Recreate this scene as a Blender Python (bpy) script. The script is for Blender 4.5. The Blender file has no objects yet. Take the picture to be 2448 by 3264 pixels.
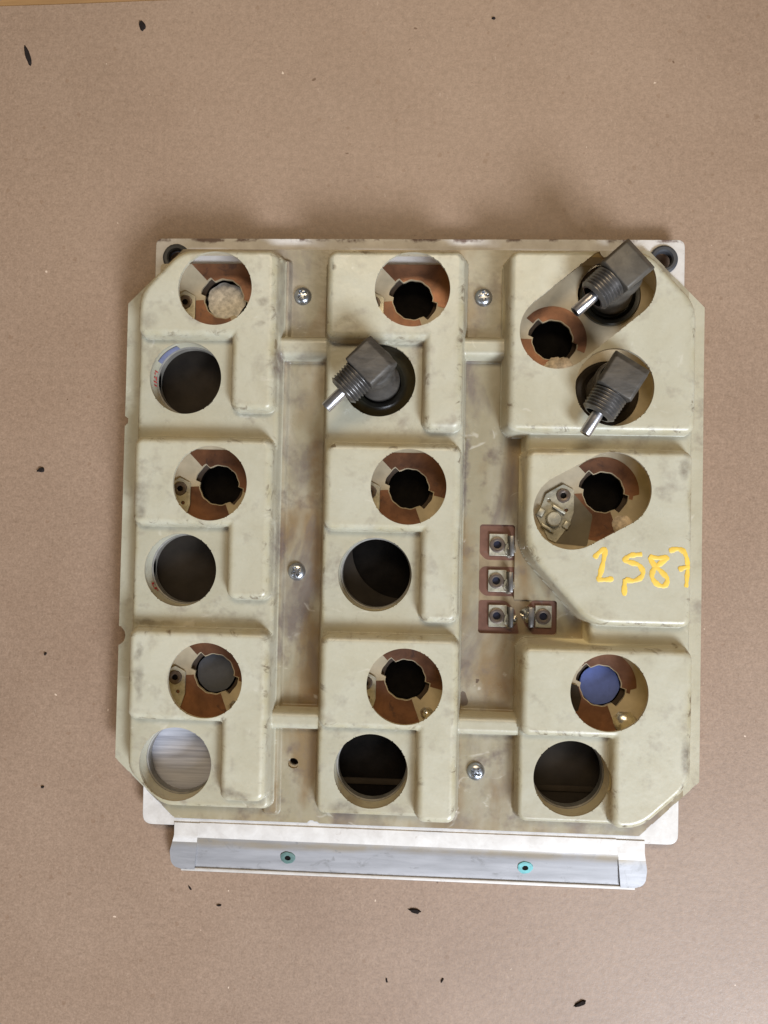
import bpy, bmesh, math, random
import numpy as np
from mathutils import Matrix, Vector

K = 0.001                       # everything below is measured in millimetres
SC = bpy.context.scene
COL = SC.collection
random.seed(7)

# ------------------------------------------------------------------ camera
def rotm(a, b, c):
    return (Matrix.Rotation(c, 3, 'Z') @ Matrix.Rotation(b, 3, 'Y') @ Matrix.Rotation(a, 3, 'X'))
cam_d = bpy.data.cameras.new('camera')
cam = bpy.data.objects.new('camera', cam_d)
COL.objects.link(cam)
Rw = rotm(math.radians(-1.30), math.radians(-2.78), math.radians(-1.14)).transposed()
cam.matrix_world = Matrix.Translation(Vector((4.99, -16.08, 308.45)) * K) @ Rw.to_4x4()
cam_d.sensor_fit = 'VERTICAL'
cam_d.sensor_height = 24.0
cam_d.lens = 24.0 * 2451 / 3264
cam_d.clip_start = 0.01
cam_d.clip_end = 50
SC.camera = cam

# ------------------------------------------------------------------ light
world = bpy.data.worlds.new('World')
SC.world = world
world.use_nodes = True
bg = world.node_tree.nodes['Background']
bg.inputs[0].default_value = (1.0, 0.87, 0.68, 1)
bg.inputs[1].default_value = 0.09

def area(name, loc, target, size, size_y, power, color):
    d = bpy.data.lights.new(name, 'AREA')
    d.shape = 'RECTANGLE'
    d.size, d.size_y, d.energy, d.color = size, size_y, power, color
    o = bpy.data.objects.new(name, d)
    o.location = loc
    o.rotation_euler = (Vector(target) - Vector(loc)).to_track_quat('-Z', 'Y').to_euler()
    COL.objects.link(o)
    return o
area('window_light', (0.80, -1.30, 1.10), (0, 0, 0), 0.62, 0.50, 60, (0.84, 0.91, 1.0))
area('ceiling_light_cool', (0.34, -1.00, 1.45), (0.05, -0.15, 0), 0.40, 0.40, 5.5, (0.84, 0.89, 1.0))
area('ceiling_light_warm', (0.02, 0.95, 1.75), (0, 0.05, 0), 1.0, 0.5, 20, (1.0, 0.80, 0.53))
vs = SC.view_settings
vs.view_transform = 'Standard'
vs.look = 'None'
vs.exposure = 0.0
vs.gamma = 1.0

# ------------------------------------------------------------------ materials
class NT:
    def __init__(s, name):
        s.m = bpy.data.materials.new(name)
        s.m.use_nodes = True
        s.t = s.m.node_tree
        s.t.nodes.clear()
        s.out = s.t.nodes.new('ShaderNodeOutputMaterial')
        s.tc = s.t.nodes.new('ShaderNodeTexCoord')
    def n(s, typ, ins=None, **kw):
        nd = s.t.nodes.new(typ)
        for k, v in kw.items():
            setattr(nd, k, v)
        for k, v in (ins or {}).items():
            s.set(nd.inputs[k], v)
        return nd
    def set(s, sock, v):
        if isinstance(v, bpy.types.NodeSocket):
            s.t.links.new(v, sock)
        elif isinstance(v, tuple) and len(v) == 3 and sock.type == 'RGBA':
            sock.default_value = (*v, 1)
        else:
            sock.default_value = v
    def co(s, scale=(1, 1, 1), rot=(0, 0, 0)):
        return s.n('ShaderNodeMapping', {'Vector': s.tc.outputs['Object'], 'Scale': scale, 'Rotation': rot}).outputs[0]
    def noise(s, scale, detail=4, rough=.6, vec=None, dist=0.0):
        return s.n('ShaderNodeTexNoise', {'Vector': vec or s.tc.outputs['Object'], 'Scale': scale, 'Detail': detail,
                                          'Roughness': rough, 'Distortion': dist}).outputs[0]
    def ramp(s, fac, *stops):
        r = s.n('ShaderNodeValToRGB', {0: fac})
        e = r.color_ramp.elements
        while len(e) < len(stops):
            e.new(0.5)
        for el, (p, c) in zip(e, stops):
            el.position = p
            el.color = (*c, 1) if isinstance(c, tuple) else (c, c, c, 1)
        return r.outputs[0]
    def mix(s, f, a, b, mode='MIX'):
        m = s.n('ShaderNodeMix', data_type='RGBA', blend_type=mode)
        s.set(m.inputs[0], f); s.set(m.inputs[6], a); s.set(m.inputs[7], b)
        return m.outputs[2]
    def math(s, op, a, b=0.0):
        m = s.n('ShaderNodeMath', operation=op)
        s.set(m.inputs[0], a); s.set(m.inputs[1], b)
        return m.outputs[0]
    def specks(s, scale, keep, size, seedrot=0.3):
        """sparse irregular dots: 1 on a dot"""
        w = s.n('ShaderNodeTexNoise', {'Vector': s.tc.outputs['Object'], 'Scale': scale * 2.5, 'Detail': 2})
        v = s.n('ShaderNodeVectorMath', operation='MULTIPLY_ADD')
        s.set(v.inputs[0], w.outputs['Color']); v.inputs[1].default_value = (.5 / scale,) * 3
        s.set(v.inputs[2], s.co(rot=(0, 0, seedrot)))
        vo = s.n('ShaderNodeTexVoronoi', {'Vector': v.outputs[0], 'Scale': scale})
        sep = s.n('ShaderNodeSeparateColor', {0: vo.outputs['Color']})
        thr = s.math('MULTIPLY', sep.outputs[1], size)
        a = s.math('LESS_THAN', vo.outputs['Distance'], thr)
        b = s.math('LESS_THAN', sep.outputs[0], keep)
        return s.math('MULTIPLY', a, b)
    def bump(s, h, strength, dist):
        return s.n('ShaderNodeBump', {'Height': h, 'Strength': strength, 'Distance': dist}).outputs[0]
    def pbr(s, color, rough=.5, metal=0.0, normal=None, spec=.5, coat=0.0, **kw):
        p = s.n('ShaderNodeBsdfPrincipled')
        s.set(p.inputs['Base Color'], color); s.set(p.inputs['Roughness'], rough); s.set(p.inputs['Metallic'], metal)
        p.inputs['Specular IOR Level'].default_value = spec
        p.inputs['Coat Weight'].default_value = coat
        if normal is not None:
            s.set(p.inputs['Normal'], normal)
        s.p = p
        s.t.links.new(p.outputs[0], s.out.inputs[0])
        return s.m

def mat_paper():
    s = NT('kraft_paper')
    n1 = s.noise(18, 5, .6)
    n2 = s.noise(1150, 3, .7)
    n3 = s.noise(420, 4, .7)
    fib = s.noise(420, 3, .7, s.co((1, 3.0, 1), (0, 0, .5)), 1.2)
    fib2 = s.noise(480, 3, .7, s.co((3.0, 1, 1), (0, 0, .2)), 1.2)
    c = s.ramp(n1, (.3, (.224, .152, .108)), (.7, (.262, .184, .135)))
    c = s.mix(s.ramp(s.noise(7, 3, .5), (.35, 0.0), (.7, .35)), c, (.30, .205, .145))
    c = s.mix(.34, c, s.ramp(n2, (.32, (.60, .57, .54)), (.68, (1.38, 1.38, 1.38))), 'MULTIPLY')
    c = s.mix(.35, c, s.ramp(n3, (.35, (.72, .70, .67)), (.65, (1.25, 1.25, 1.25))), 'MULTIPLY')
    c = s.mix(s.ramp(fib, (.60, 0.0), (.72, .45)), c, (.12, .072, .046))
    c = s.mix(s.ramp(fib2, (.63, 0.0), (.74, .5)), c, (.42, .32, .25))
    c = s.mix(s.math('MULTIPLY', s.specks(330, .10, .34), .40), c, (.17, .10, .06))
    c = s.mix(s.math('MULTIPLY', s.specks(150, .05, .13, 1.1), .8), c, (.09, .045, .025))
    c = s.mix(s.math('MULTIPLY', s.specks(260, .04, .13, 2.0), .55), c, (.75, .60, .48))
    nb = s.bump(n3, .22, .0004)
    return s.pbr(c, s.ramp(n2, (.3, .44), (.7, .60)), normal=nb, spec=.45)

def mat_wood():
    s = NT('table_wood')
    g = s.noise(40, 5, .6, s.co((.6, 6, 1)))
    return s.pbr(s.ramp(g, (.3, (.20, .105, .040)), (.7, (.31, .18, .075))), .5)

STAINS = [  # x, y, rx, ry (mm), strength, colour: smudges and spots worn into the moulding
    (-56.5, 69.7, 2.6, 2.2, .75, 0), (-57.3, 60.9, 2.2, 1.6, .6, 0), (-100.4, 62, 5, 4, .4, 0), (-102.1, -5.1, 4, 7, .5, 0), (-101.9, -11.8, 3, 3, .6, 0),
    (-100.7, -64.5, 2.2, 4.5, .6, 0), (-100, -75.8, 2.0, 8, .6, 0), (-65.5, -116, 5, 2.6, .65, 0), (-60.2, -117.1, 5, 2.4, .6, 0), (101.6, 8.9, 2.6, 6, .7, 0),
    (103.5, -8, 1.6, 12, .6, 0), (102.5, -97.3, 2.4, 9, .8, 0), (81.6, -122.3, 1.3, .9, 1.0, 1), (99.9, -57.1, .8, .8, 1.0, 1), (-30, 82.4, 1.2, 1.6, 1.0, 1), (-28.8, 14.3, 1.3, .9, .9, 1),
    (50.7, 14.1, 9, 2.2, .5, 3), (-51.3, 47.5, 2.2, 9, .9, 2), (-49.4, -23.5, 2.6, 14, .65, 2), (22.0, 8, 1.6, 22, .8, 2), (-35, -80.8, 7, 5, .8, 3), (37.4, -75, 8, 6, .65, 3),
    (-36.5, 8, 3.6, 22, .6, 3), (-21.6, -121.6, 7, 4, .75, 0), (-99.2, -53.8, 12, 1.6, .6, 1), (-45, 34.8, 9, 5, .45, 0), (-35.5, -30, 3, 16, .55, 3)]
def add_stains(s, c):
    cols = ((.13, .115, .10), (.04, .03, .025), (.105, .085, .095), (.20, .125, .055))
    warp = s.n('ShaderNodeVectorMath', operation='MULTIPLY_ADD')
    nz = s.n('ShaderNodeTexNoise', {'Vector': s.tc.outputs['Object'], 'Scale': 170.0, 'Detail': 4.0})
    s.set(warp.inputs[0], nz.outputs['Color']); warp.inputs[1].default_value = (.005, .005, 0)
    s.set(warp.inputs[2], s.tc.outputs['Object'])
    br = s.ramp(s.noise(260, 4, .7), (.34, .35), (.60, 1.0))
    for x, y, rx, ry, a, ci in STAINS:
        mp = s.n('ShaderNodeMapping', {'Vector': warp.outputs[0], 'Location': (-(x + 2.5) * K / (rx * K), -(y + 2.5) * K / (ry * K), 0), 'Scale': (1 / (rx * K), 1 / (ry * K), 0)})
        ln = s.n('ShaderNodeVectorMath', {0: mp.outputs[0]}, operation='LENGTH').outputs['Value']
        m = s.ramp(ln, (.35, a), (1.15, 0.0))
        c = s.mix(s.math('MULTIPLY', m, br), c, cols[ci])
    return c

def mat_cover(name, base, dirt, amt, streak=False, trans=.24):
    s = NT(name)
    n1 = s.noise(48, 6, .62, None, .5)
    n2 = s.noise(110, 5, .7)
    fine = s.noise(900, 3, .7)
    c = s.ramp(n1, (.28, tuple(v * f for v, f in zip(base, (.90, .885, .85)))), (.50, base), (.72, tuple(v * f for v, f in zip(base, (1.07, 1.085, 1.13)))))
    if streak:
        st = s.noise(42, 4, .55, s.co((1, .42, 1)), .4)
        st2 = s.noise(48, 5, .62, s.co((1, .55, 1), (0, 0, .3)), .5)
        c = s.mix(s.ramp(s.noise(52, 4, .6, s.co((1, .35, 1), (0, 0, .1))), (.48, 0.0), (.66, .7)), c, (.41, .385, .315))
        c = s.mix(s.ramp(st, (.49, 0.0), (.62, .80)), c, (.205, .138, .068))
        c = s.mix(s.ramp(st2, (.50, 0.0), (.66, .80)), c, (.135, .115, .115))
    smudge = s.ramp(s.math('MULTIPLY', s.noise(55, 3, .6, None, .8), s.noise(170, 3, .7)), (.28, 0.0), (.46, amt))
    c = s.mix(smudge, c, dirt)
    c = s.mix(.25, c, s.ramp(fine, (.3, (.86, .86, .84)), (.7, (1.1, 1.1, 1.1))), 'MULTIPLY')
    c = s.mix(s.math('MULTIPLY', s.specks(70, .10, .13, .7), .8), c, (.06, .04, .03))
    c = add_stains(s, c)
    light = s.ramp(s.noise(75, 3, .6, s.co((1, 1.6, 1), (0, 0, .6)), 1.5), (.66, 0.0), (.73, .35))
    c = s.mix(light, c, (.72, .70, .62))
    ed = s.n('ShaderNodeAttribute', attribute_name='edge').outputs['Fac']
    c = s.mix(s.math('MULTIPLY', ed, s.ramp(s.noise(70, 3, .6), (.40, .05), (.66, .50))), c, (.36, .30, .14))
    grime = s.ramp(s.noise(150, 5, .75, None, 1.0), (.55, 0.0), (.66, .85))
    c = s.mix(s.math('MULTIPLY', ed, grime), c, (.10, .075, .055))
    nb = s.bump(s.mix(.35, s.noise(90, 3, .5), n2), .30, .0010)
    s.pbr(c, s.ramp(n2, (.3, .24), (.7, .42)), normal=nb, spec=.55)
    t = s.n('ShaderNodeBsdfTranslucent', {'Color': (.78, .52, .19)})
    m = s.n('ShaderNodeMixShader', {0: trans})
    s.t.links.new(s.p.outputs[0], m.inputs[1]); s.t.links.new(t.outputs[0], m.inputs[2])
    s.t.links.new(m.outputs[0], s.out.inputs[0])
    return s.m

def mat_metal(name, lo, hi, r0, r1, scale=120, stretch=(1, 1, 1), metal=1.0, bump=.15, spots=None, rot=0.0):
    s = NT(name)
    n = s.noise(scale, 5, .65, s.co(stretch, (0, 0, rot)), .3)
    c = s.ramp(n, (.32, lo), (.68, hi))
    if spots:
        c = s.mix(s.ramp(s.noise(scale * 1.7, 4, .7, None, .8), (.60, 0.0), (.70, .85)), c, spots)
    return s.pbr(c, s.ramp(s.noise(scale * .6, 4, .6), (.3, r0), (.7, r1)), metal, s.bump(n, bump, .0005))

def mat_plain(name, c, rough=.5, metal=0.0, var=.25, scale=150, coat=0.0, spec=.5):
    s = NT(name)
    n = s.noise(scale, 4, .65)
    col = s.ramp(n, (.3, tuple(v * (1 - var) for v in c)), (.7, tuple(min(1, v * (1 + var)) for v in c)))
    return s.pbr(col, rough, metal, s.bump(n, .15, .0004), coat=coat, spec=spec)

M = {}
M['paper'] = mat_paper()
M['wood'] = mat_wood()
M['block'] = mat_cover('moulded_fibreglass', (.508, .498, .398), (.26, .235, .20), .55)
M['platform'] = mat_cover('moulded_fibreglass_worn', (.450, .438, .345), (.22, .195, .17), .65)
M['base'] = mat_cover('moulded_fibreglass_stained', (.310, .285, .205), (.14, .115, .10), .85, True)
def mat_plate():
    s = NT('painted_aluminium')
    n = s.noise(160, 5, .65, None, .3)
    c = s.ramp(n, (.32, (.47, .445, .425)), (.68, (.58, .56, .545)))
    c = s.mix(s.ramp(s.noise(270, 4, .7, None, .8), (.63, 0.0), (.74, .6)), c, (.32, .27, .24))
    y = s.n('ShaderNodeSeparateXYZ', {0: s.tc.outputs['Object']}).outputs[1]
    yy = s.math('ADD', y, s.math('MULTIPLY', s.noise(200, 4, .7), .003))
    e = s.ramp(s.math('MULTIPLY', s.math('SUBTRACT', yy, .0985), 500.0), (.1, 0.0), (.6, 1.0))
    c = s.mix(s.math('MULTIPLY', e, s.ramp(s.noise(70, 4, .7), (.48, 0.0), (.56, .9))), c, (.085, .04, .03))
    return s.pbr(c, s.ramp(s.noise(96, 4, .6), (.3, .55), (.7, .7)), .15, s.bump(n, .15, .0005))
M['alu_plate'] = mat_plate()
M['alu'] = mat_metal('bare_aluminium', (.25, .245, .27), (.38, .37, .405), .42, .58, 70, (.25, 2, 1), .45, spots=(.19, .18, .185))
def mat_lip():
    s = NT('folded_aluminium')
    n = s.noise(80, 5, .65, s.co((.25, 2, 1)), .3)
    c = s.ramp(n, (.32, (.215, .212, .222)), (.68, (.325, .32, .335)))
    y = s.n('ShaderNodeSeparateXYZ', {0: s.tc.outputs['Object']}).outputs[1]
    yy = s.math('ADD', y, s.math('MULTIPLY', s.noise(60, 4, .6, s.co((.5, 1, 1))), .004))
    fold_shade = s.ramp(s.math('ABSOLUTE', s.math('MULTIPLY', s.math('ADD', yy, .1385), 330.0)), (.25, .8), (1.0, 0.0))  # tan band along the bend: its shade painted into the colour, with grime
    c = s.mix(s.math('MULTIPLY', fold_shade, s.ramp(s.noise(90, 3), (.3, .3), (.6, 1.0))), c, (.24, .195, .135))
    c = s.mix(s.ramp(s.noise(130, 4, .7, None, .8), (.58, 0.0), (.70, .7)), c, (.17, .165, .165))
    edge = s.ramp(s.math('MULTIPLY', s.math('ADD', yy, .1535), 250.0), (.3, .8), (.9, 0.0))
    c = s.mix(s.math('MULTIPLY', edge, s.ramp(s.noise(260, 4, .7), (.48, 0.0), (.58, 1.0))), c, (.08, .07, .065))
    return s.pbr(c, s.ramp(s.noise(60, 4, .6), (.3, .44), (.7, .6)), .3, s.bump(n, .12, .0005))
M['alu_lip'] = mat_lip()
M['alu_dirty'] = mat_metal('dirty_aluminium', (.115, .105, .09), (.245, .228, .205), .5, .65, 110, metal=.3)
M['alu_brushed'] = mat_metal('brushed_aluminium', (.34, .34, .39), (.66, .66, .72), .35, .5, 170, (.12, 3.5, 1), .3, rot=-.85)
M['steel'] = mat_metal('grey_steel', (.046, .041, .036), (.095, .085, .075), .45, .65, 160, (1, 3, 1), .35, .4, spots=(.070, .060, .045))
M['steel_ochre'] = mat_metal('stained_steel', (.050, .044, .037), (.105, .092, .075), .45, .65, 110, (1, 1, 1), .3, .4, spots=(.165, .125, .062))
M['thread'] = mat_metal('thread_steel', (.11, .104, .10), (.21, .20, .195), .26, .42, 240, metal=.75)
M['stem'] = mat_metal('bright_tube', (.46, .45, .47), (.66, .64, .67), .22, .36, 200, metal=.95)
M['screw'] = mat_metal('zinc_screw', (.33, .345, .37), (.46, .475, .51), .22, .36, 150, metal=.95)
M['tin'] = mat_metal('tinned_terminal', (.31, .30, .245), (.50, .48, .40), .30, .5, 400, metal=.6, spots=(.20, .18, .14))
M['solder'] = mat_metal('solder', (.50, .48, .44), (.75, .72, .66), .14, .3, 250, metal=.95)
M['copper'] = mat_metal('tarnished_copper', (.105, .050, .031), (.24, .112, .062), .28, .46, 90, metal=.6, spots=(.085, .048, .040))
M['copper_dull'] = mat_metal('oxidised_copper', (.105, .052, .038), (.175, .088, .064), .30, .45, 110, metal=.3, spots=(.15, .105, .09))
M['board'] = mat_plain('circuit_board', (.37, .315, .225), .35, var=.25, scale=60, coat=.2)
M['board_brown'] = mat_plain('varnished_board', (.215, .165, .105), .3, var=.3, scale=110, coat=.3)
M['eyelet'] = mat_plain('dark_eyelet', (.11, .085, .07), .4, .6, scale=400)
M['black'] = mat_plain('black_bakelite', (.005, .004, .0035), .8, spec=.08, var=.5, scale=200)
M['gauge'] = mat_plain('gauge_back', (.026, .020, .015), .85, spec=.12, var=.35, scale=60)
M['gauge_gloss'] = mat_plain('gauge_back_gloss', (.011, .0105, .007), .30, var=.5, scale=120, coat=.15)
M['rubber'] = mat_plain('rubber', (.035, .036, .042), .6, scale=300)
M['yellow'] = mat_plain('yellow_paint', (.66, .44, .065), .5, var=.10, scale=220)
M['blue'] = mat_plain('blue_film', (.075, .115, .36), .6, var=.10, scale=500)
M['slate'] = mat_plain('slate_film', (.055, .060, .075), .6, var=.10, scale=500)
M['ink'] = mat_plain('dark_socket', (.010, .011, .026), .6, spec=.2)
M['film'] = mat_plain('smoky_film', (.105, .088, .060), .4, scale=70)
M['gauge_mid'] = mat_plain('gauge_back_worn', (.024, .019, .015), .8, spec=.15, var=.4, scale=50)
M['holder'] = mat_plain('brown_holder', (.045, .030, .020), .7, spec=.2)
M['plaster'] = mat_plain('pale_fibre', (.60, .575, .54), .85, var=.4, scale=500)
M['red'] = mat_plain('red_ink', (.50, .03, .035), .6)
M['violet'] = mat_plain('blue_grey_print', (.16, .17, .26), .5)
M['verdigris'] = mat_plain('verdigris', (.13, .36, .38), .7, scale=500)
M['verdigris_dark'] = mat_plain('verdigris_dark', (.07, .13, .12), .7, scale=500)
M['debris'] = mat_plain('dark_debris', (.016, .012, .011), .95, spec=.1, scale=800)
M['cork'] = mat_plain('flaking_crust', (.50, .42, .33), .8, var=.4, scale=500)

# ------------------------------------------------------------------ mesh helpers
def obj(name, me, parent=None, mats=()):
    o = bpy.data.objects.new(name, me)
    for m in mats:
        me.materials.append(M[m])
    COL.objects.link(o)
    if parent:
        o.parent = parent
    return o
def tag(o, label, cat, group=None):
    o['label'] = label; o['category'] = cat
    if group: o['group'] = group
    return o
def pyd(name, v, f, parent=None, mats=(), smooth=False, idx=None, weld=False):
    me = bpy.data.meshes.new(name)
    me.from_pydata([(a * K, b * K, c * K) for a, b, c in v], [], f)
    if idx: me.polygons.foreach_set('material_index', idx)
    if smooth: me.polygons.foreach_set('use_smooth', [True] * len(me.polygons))
    me.update()
    return obj(name, me, parent, mats)
def from_bm(name, bm, parent, mats, smooth=False, angle=None):
    bmesh.ops.recalc_face_normals(bm, faces=bm.faces)
    me = bpy.data.meshes.new(name)
    bm.to_mesh(me); bm.free()
    if smooth: me.polygons.foreach_set('use_smooth', [True] * len(me.polygons))
    if angle: me.set_sharp_from_angle(angle=math.radians(angle))
    return obj(name, me, parent, mats)
def circle(cx, cy, r, n=48, a0=0.0):
    return [(cx + r * math.cos(a0 + 2 * math.pi * i / n), cy + r * math.sin(a0 + 2 * math.pi * i / n)) for i in range(n)]
def rpoly(pts, r, n=5):
    """polygon with rounded corners"""
    out = []
    L = len(pts)
    for i in range(L):
        p0, p1, p2 = Vector(pts[i - 1]), Vector(pts[i]), Vector(pts[(i + 1) % L])
        a, b = (p0 - p1), (p2 - p1)
        rr = r[i] if isinstance(r, (list, tuple)) else r
        d = min(rr, a.length * .45, b.length * .45)
        A, B = p1 + a.normalized() * d, p1 + b.normalized() * d
        for k in range(n + 1):
            t = k / n
            q = A * (1 - t) ** 2 + p1 * 2 * t * (1 - t) + B * t * t
            out.append((q.x, q.y))
    return out
def slab(name, loops, z0, z1, parent, mats, bevel=0.0):
    """flat sheet of real thickness: first loop the outline, the others holes"""
    cu = bpy.data.curves.new(name, 'CURVE')
    cu.dimensions = '2D'; cu.fill_mode = 'BOTH'
    cu.extrude = max((z1 - z0) / 2 - bevel, 0.001) * K
    cu.bevel_depth = bevel * K; cu.bevel_resolution = 2; cu.offset = -bevel * K
    for lp in loops:
        sp = cu.splines.new('POLY')
        sp.points.add(len(lp) - 1)
        sp.points.foreach_set('co', [c for x, y in lp for c in (x * K, y * K, 0, 1)])
        sp.use_cyclic_u = True
    t = bpy.data.objects.new('tmp', cu)
    COL.objects.link(t)
    dg = bpy.context.evaluated_depsgraph_get()
    me = bpy.data.meshes.new_from_object(t.evaluated_get(dg))
    bpy.data.objects.remove(t); bpy.data.curves.remove(cu)
    me.name = name
    me.transform(Matrix.Translation((0, 0, (z0 + z1) / 2 * K)))
    me.materials.clear()
    return obj(name, me, parent, mats)
def lathe(name, prof, c, parent, mats, n=48, idx=None, axis=None, smooth=True, angle=35, wob=0.0):
    """profile [(r, h)] turned about the vertical through c, or about `axis`"""
    v, f, mi = [], [], []
    for j, (r, h) in enumerate(prof):
        for i in range(n):
            a = 2 * math.pi * i / n
            rr = r * (1 + wob * math.sin(3 * a + j) + wob * math.sin(7 * a + 2 * j))
            v.append((rr * math.cos(a), rr * math.sin(a), h))
    for j in range(len(prof) - 1):
        for i in range(n):
            k = (i + 1) % n
            f.append((j * n + i, j * n + k, (j + 1) * n + k, (j + 1) * n + i))
            mi.append(idx[j] if idx else 0)
    if prof[-1][0] < 1e-6 or True:
        pass
    q = Vector((0, 0, 1)).rotation_difference(Vector(axis)) if axis else None
    vv = []
    for p in v:
        p = Vector(p)
        if q: p = q @ p
        vv.append((p.x + c[0], p.y + c[1], p.z + c[2]))
    o = pyd(name, vv, f, parent, mats, smooth, mi)
    o.data.set_sharp_from_angle(angle=math.radians(angle))
    return o
def box_bm(bm, x0, x1, y0, y1, z0, z1):
    vs_ = [bm.verts.new((x * K, y * K, z * K)) for z in (z0, z1) for x, y in ((x0, y0), (x1, y0), (x1, y1), (x0, y1))]
    for q in ((3, 2, 1, 0), (4, 5, 6, 7), (0, 1, 5, 4), (1, 2, 6, 5), (2, 3, 7, 6), (3, 0, 4, 7)):
        bm.faces.new([vs_[i] for i in q])
def beveled(name, bm, w, parent, mats, seg=3, smooth=True):
    bmesh.ops.bevel(bm, geom=list(bm.edges), offset=w * K, segments=seg, profile=.5, affect='EDGES')
    return from_bm(name, bm, parent, mats, smooth, 40)

# ------------------------------------------------------------------ ground
me = bpy.data.meshes.new('table')
bm = bmesh.new(); box_bm(bm, -900, 900, -900, 900, -30, -0.4)
o = from_bm('table', bm, None, ['wood']); o['kind'] = 'structure'
# brown paper sheet with a slightly wavy edge at the back, thin but real
nx, ny = 120, 60
v, f = [], []
for j in range(ny + 1):
    for i in range(nx + 1):
        x = -700 + 1400 * i / nx
        yt = 202.8 + .0193 * x + .5 * math.sin(x * .05) * 0.4
        y = -700 + (yt + 700) * j / ny
        z = 0.0
        v.append((x, y, z))
for j in range(ny):
    for i in range(nx):
        a = j * (nx + 1) + i
        f.append((a, a + 1, a + nx + 2, a + nx + 1))
nb_ = len(v)
for i in range(nx + 1):
    x, y, z = v[ny * (nx + 1) + i]; v.append((x, y, z - .39))
for i in range(nx):
    f.append((ny * (nx + 1) + i, ny * (nx + 1) + i + 1, nb_ + i + 1, nb_ + i))
o = pyd('brown_paper', v, f, None, ['paper']); o['kind'] = 'structure'

# ------------------------------------------------------------------ the panel
panel = bpy.data.objects.new('instrument_panel', None)
COL.objects.link(panel)
panel.empty_display_size = .02
panel.location = (0, 0, -10 * K)      # the cans under the panel rest on the paper
tag(panel, 'cream moulded instrument cluster back with round holes on an aluminium mounting plate', 'instrument panel')

T, P, B = 19.5, 26.3, 32.0
UP = {(i, j): (75.0 * i, 74.25 * j) for i in (-1, 0, 1) for j in (-1, 0, 1)}       # lamp holes of the board
LOW = {k: (UP[k][0] - 12.2, UP[k][1] - 33.3) for k in ((-1, 1), (-1, 0), (-1, -1), (0, 1), (0, 0), (0, -1), (1, -1))}
SLOT1 = ((54.3, 58.9), (76.0, 76.8)); SLOT2 = ((60.4, -8.0), (75.2, .2)); HOLE_C = (75.4, 38.2)

# --- moulded cover: signed distances (positive inside)
def rb(x, y, x0, x1, y0, y1, r):
    qx = np.abs(x - (x0 + x1) / 2) - (x1 - x0) / 2 + r
    qy = np.abs(y - (y0 + y1) / 2) - (y1 - y0) / 2 + r
    return -(np.hypot(np.maximum(qx, 0), np.maximum(qy, 0)) + np.minimum(np.maximum(qx, qy), 0) - r)
def smin(a, b, k):
    h = np.maximum(k - np.abs(a - b), 0) / k
    return np.minimum(a, b) - h * h * k / 4
def smax(a, b, k):
    return -smin(-a, -b, k)
def cut(x, y, p, q, inside):
    """half plane through p, q on the side of `inside`"""
    nx_, ny_ = -(q[1] - p[1]), q[0] - p[0]
    l = math.hypot(nx_, ny_); nx_ /= l; ny_ /= l
    if (inside[0] - p[0]) * nx_ + (inside[1] - p[1]) * ny_ < 0: nx_, ny_ = -nx_, -ny_
    return (x - p[0]) * nx_ + (y - p[1]) * ny_
def cap(x, y, p, q, r):
    dx, dy = q[0] - p[0], q[1] - p[1]
    t = np.clip(((x - p[0]) * dx + (y - p[1]) * dy) / (dx * dx + dy * dy), 0, 1)
    return r - np.hypot(x - p[0] - t * dx, y - p[1] - t * dy)
def ell(x, y, up, stem, r=3.6):
    return smax(rb(x, y, *up, r), rb(x, y, *stem, r), 1.0)

def blocks(x, y):
    L = []
    L.append(smin(ell(x, y, (-104.7, -51.6, 56, 89.3), (-68.3, -51.6, 27.9, 88)), cut(x, y, (-87.8, 90.5), (-106, 71.2), (-75, 60)), 4))
    L.append(ell(x, y, (-104.7, -51.7, -16.2, 17.5), (-68, -51.7, -43.6, 16)))
    L.append(ell(x, y, (-104.7, -51.3, -89.8, -55.3), (-68.6, -51.3, -119.2, -57)))
    L.append(ell(x, y, (-32.4, 19.4, 55.3, 89.3), (4.8, 19.4, 21.6, 88)))
    L.append(ell(x, y, (-31.8, 19.2, -16.6, 16.2), (5, 19.2, -50.4, 15)))
    L.append(ell(x, y, (-31.8, 19.8, -90.7, -55.8), (5, 19.8, -124.4, -57)))
    L.append(smin(rb(x, y, 36.1, 105.1, 21.5, 89.5, 3.6), cut(x, y, (86.8, 89.5), (105.2, 69.6), (60, 50)), 4))
    L.append(smin(rb(x, y, 43.4, 104.4, -49.8, 15.3, 3.6), cut(x, y, (67.7, -49.9), (43.6, -22.9), (80, 0)), 5))
    L.append(smin(ell(x, y, (43, 105, -91, -57.6), (76.4, 105, -123.7, -59)), cut(x, y, (105, -107.2), (87.1, -123.7), (80, -80)), 4))
    return L
def plats(x, y):
    L = []
    c1 = cut(x, y, (-109.5, -107), (-87.5, -127.8), (0, 0))
    L.append(smin(smin(rb(x, y, -105.8, -50.6, -123.6, 89.8, 3), c1, 3), cut(x, y, (-87.8, 91), (-106.5, 71.2), (0, 0)), 4))
    L.append(rb(x, y, -32.6, 20.3, -124.2, 89.8, 3))
    pc = smax(rb(x, y, 68.5, 105.8, -70, -40, 2.5), rb(x, y, 43, 105.8, -124.2, -60, 3.5), .8)
    L.append(rb(x, y, 44.2, 105.8, 5, 30, 2.5))
    L.append(smin(pc, cut(x, y, (105.8, -107.2), (87.4, -124.6), (0, 0)), 3))
    return L
RIBS = ((-56, -28, 49.6, 57.8), (-56, -28, -93.2, -86), (16, 42, 50.4, 58.2), (16, 48, -93.0, -85.6))
def prof(d, H, r, slope):
    e = np.clip(d, 0, r)
    return np.where(d > 0, H - r + np.sqrt(np.maximum(r * r - (r - e) ** 2, 0)), H - r + d * slope)
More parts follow.
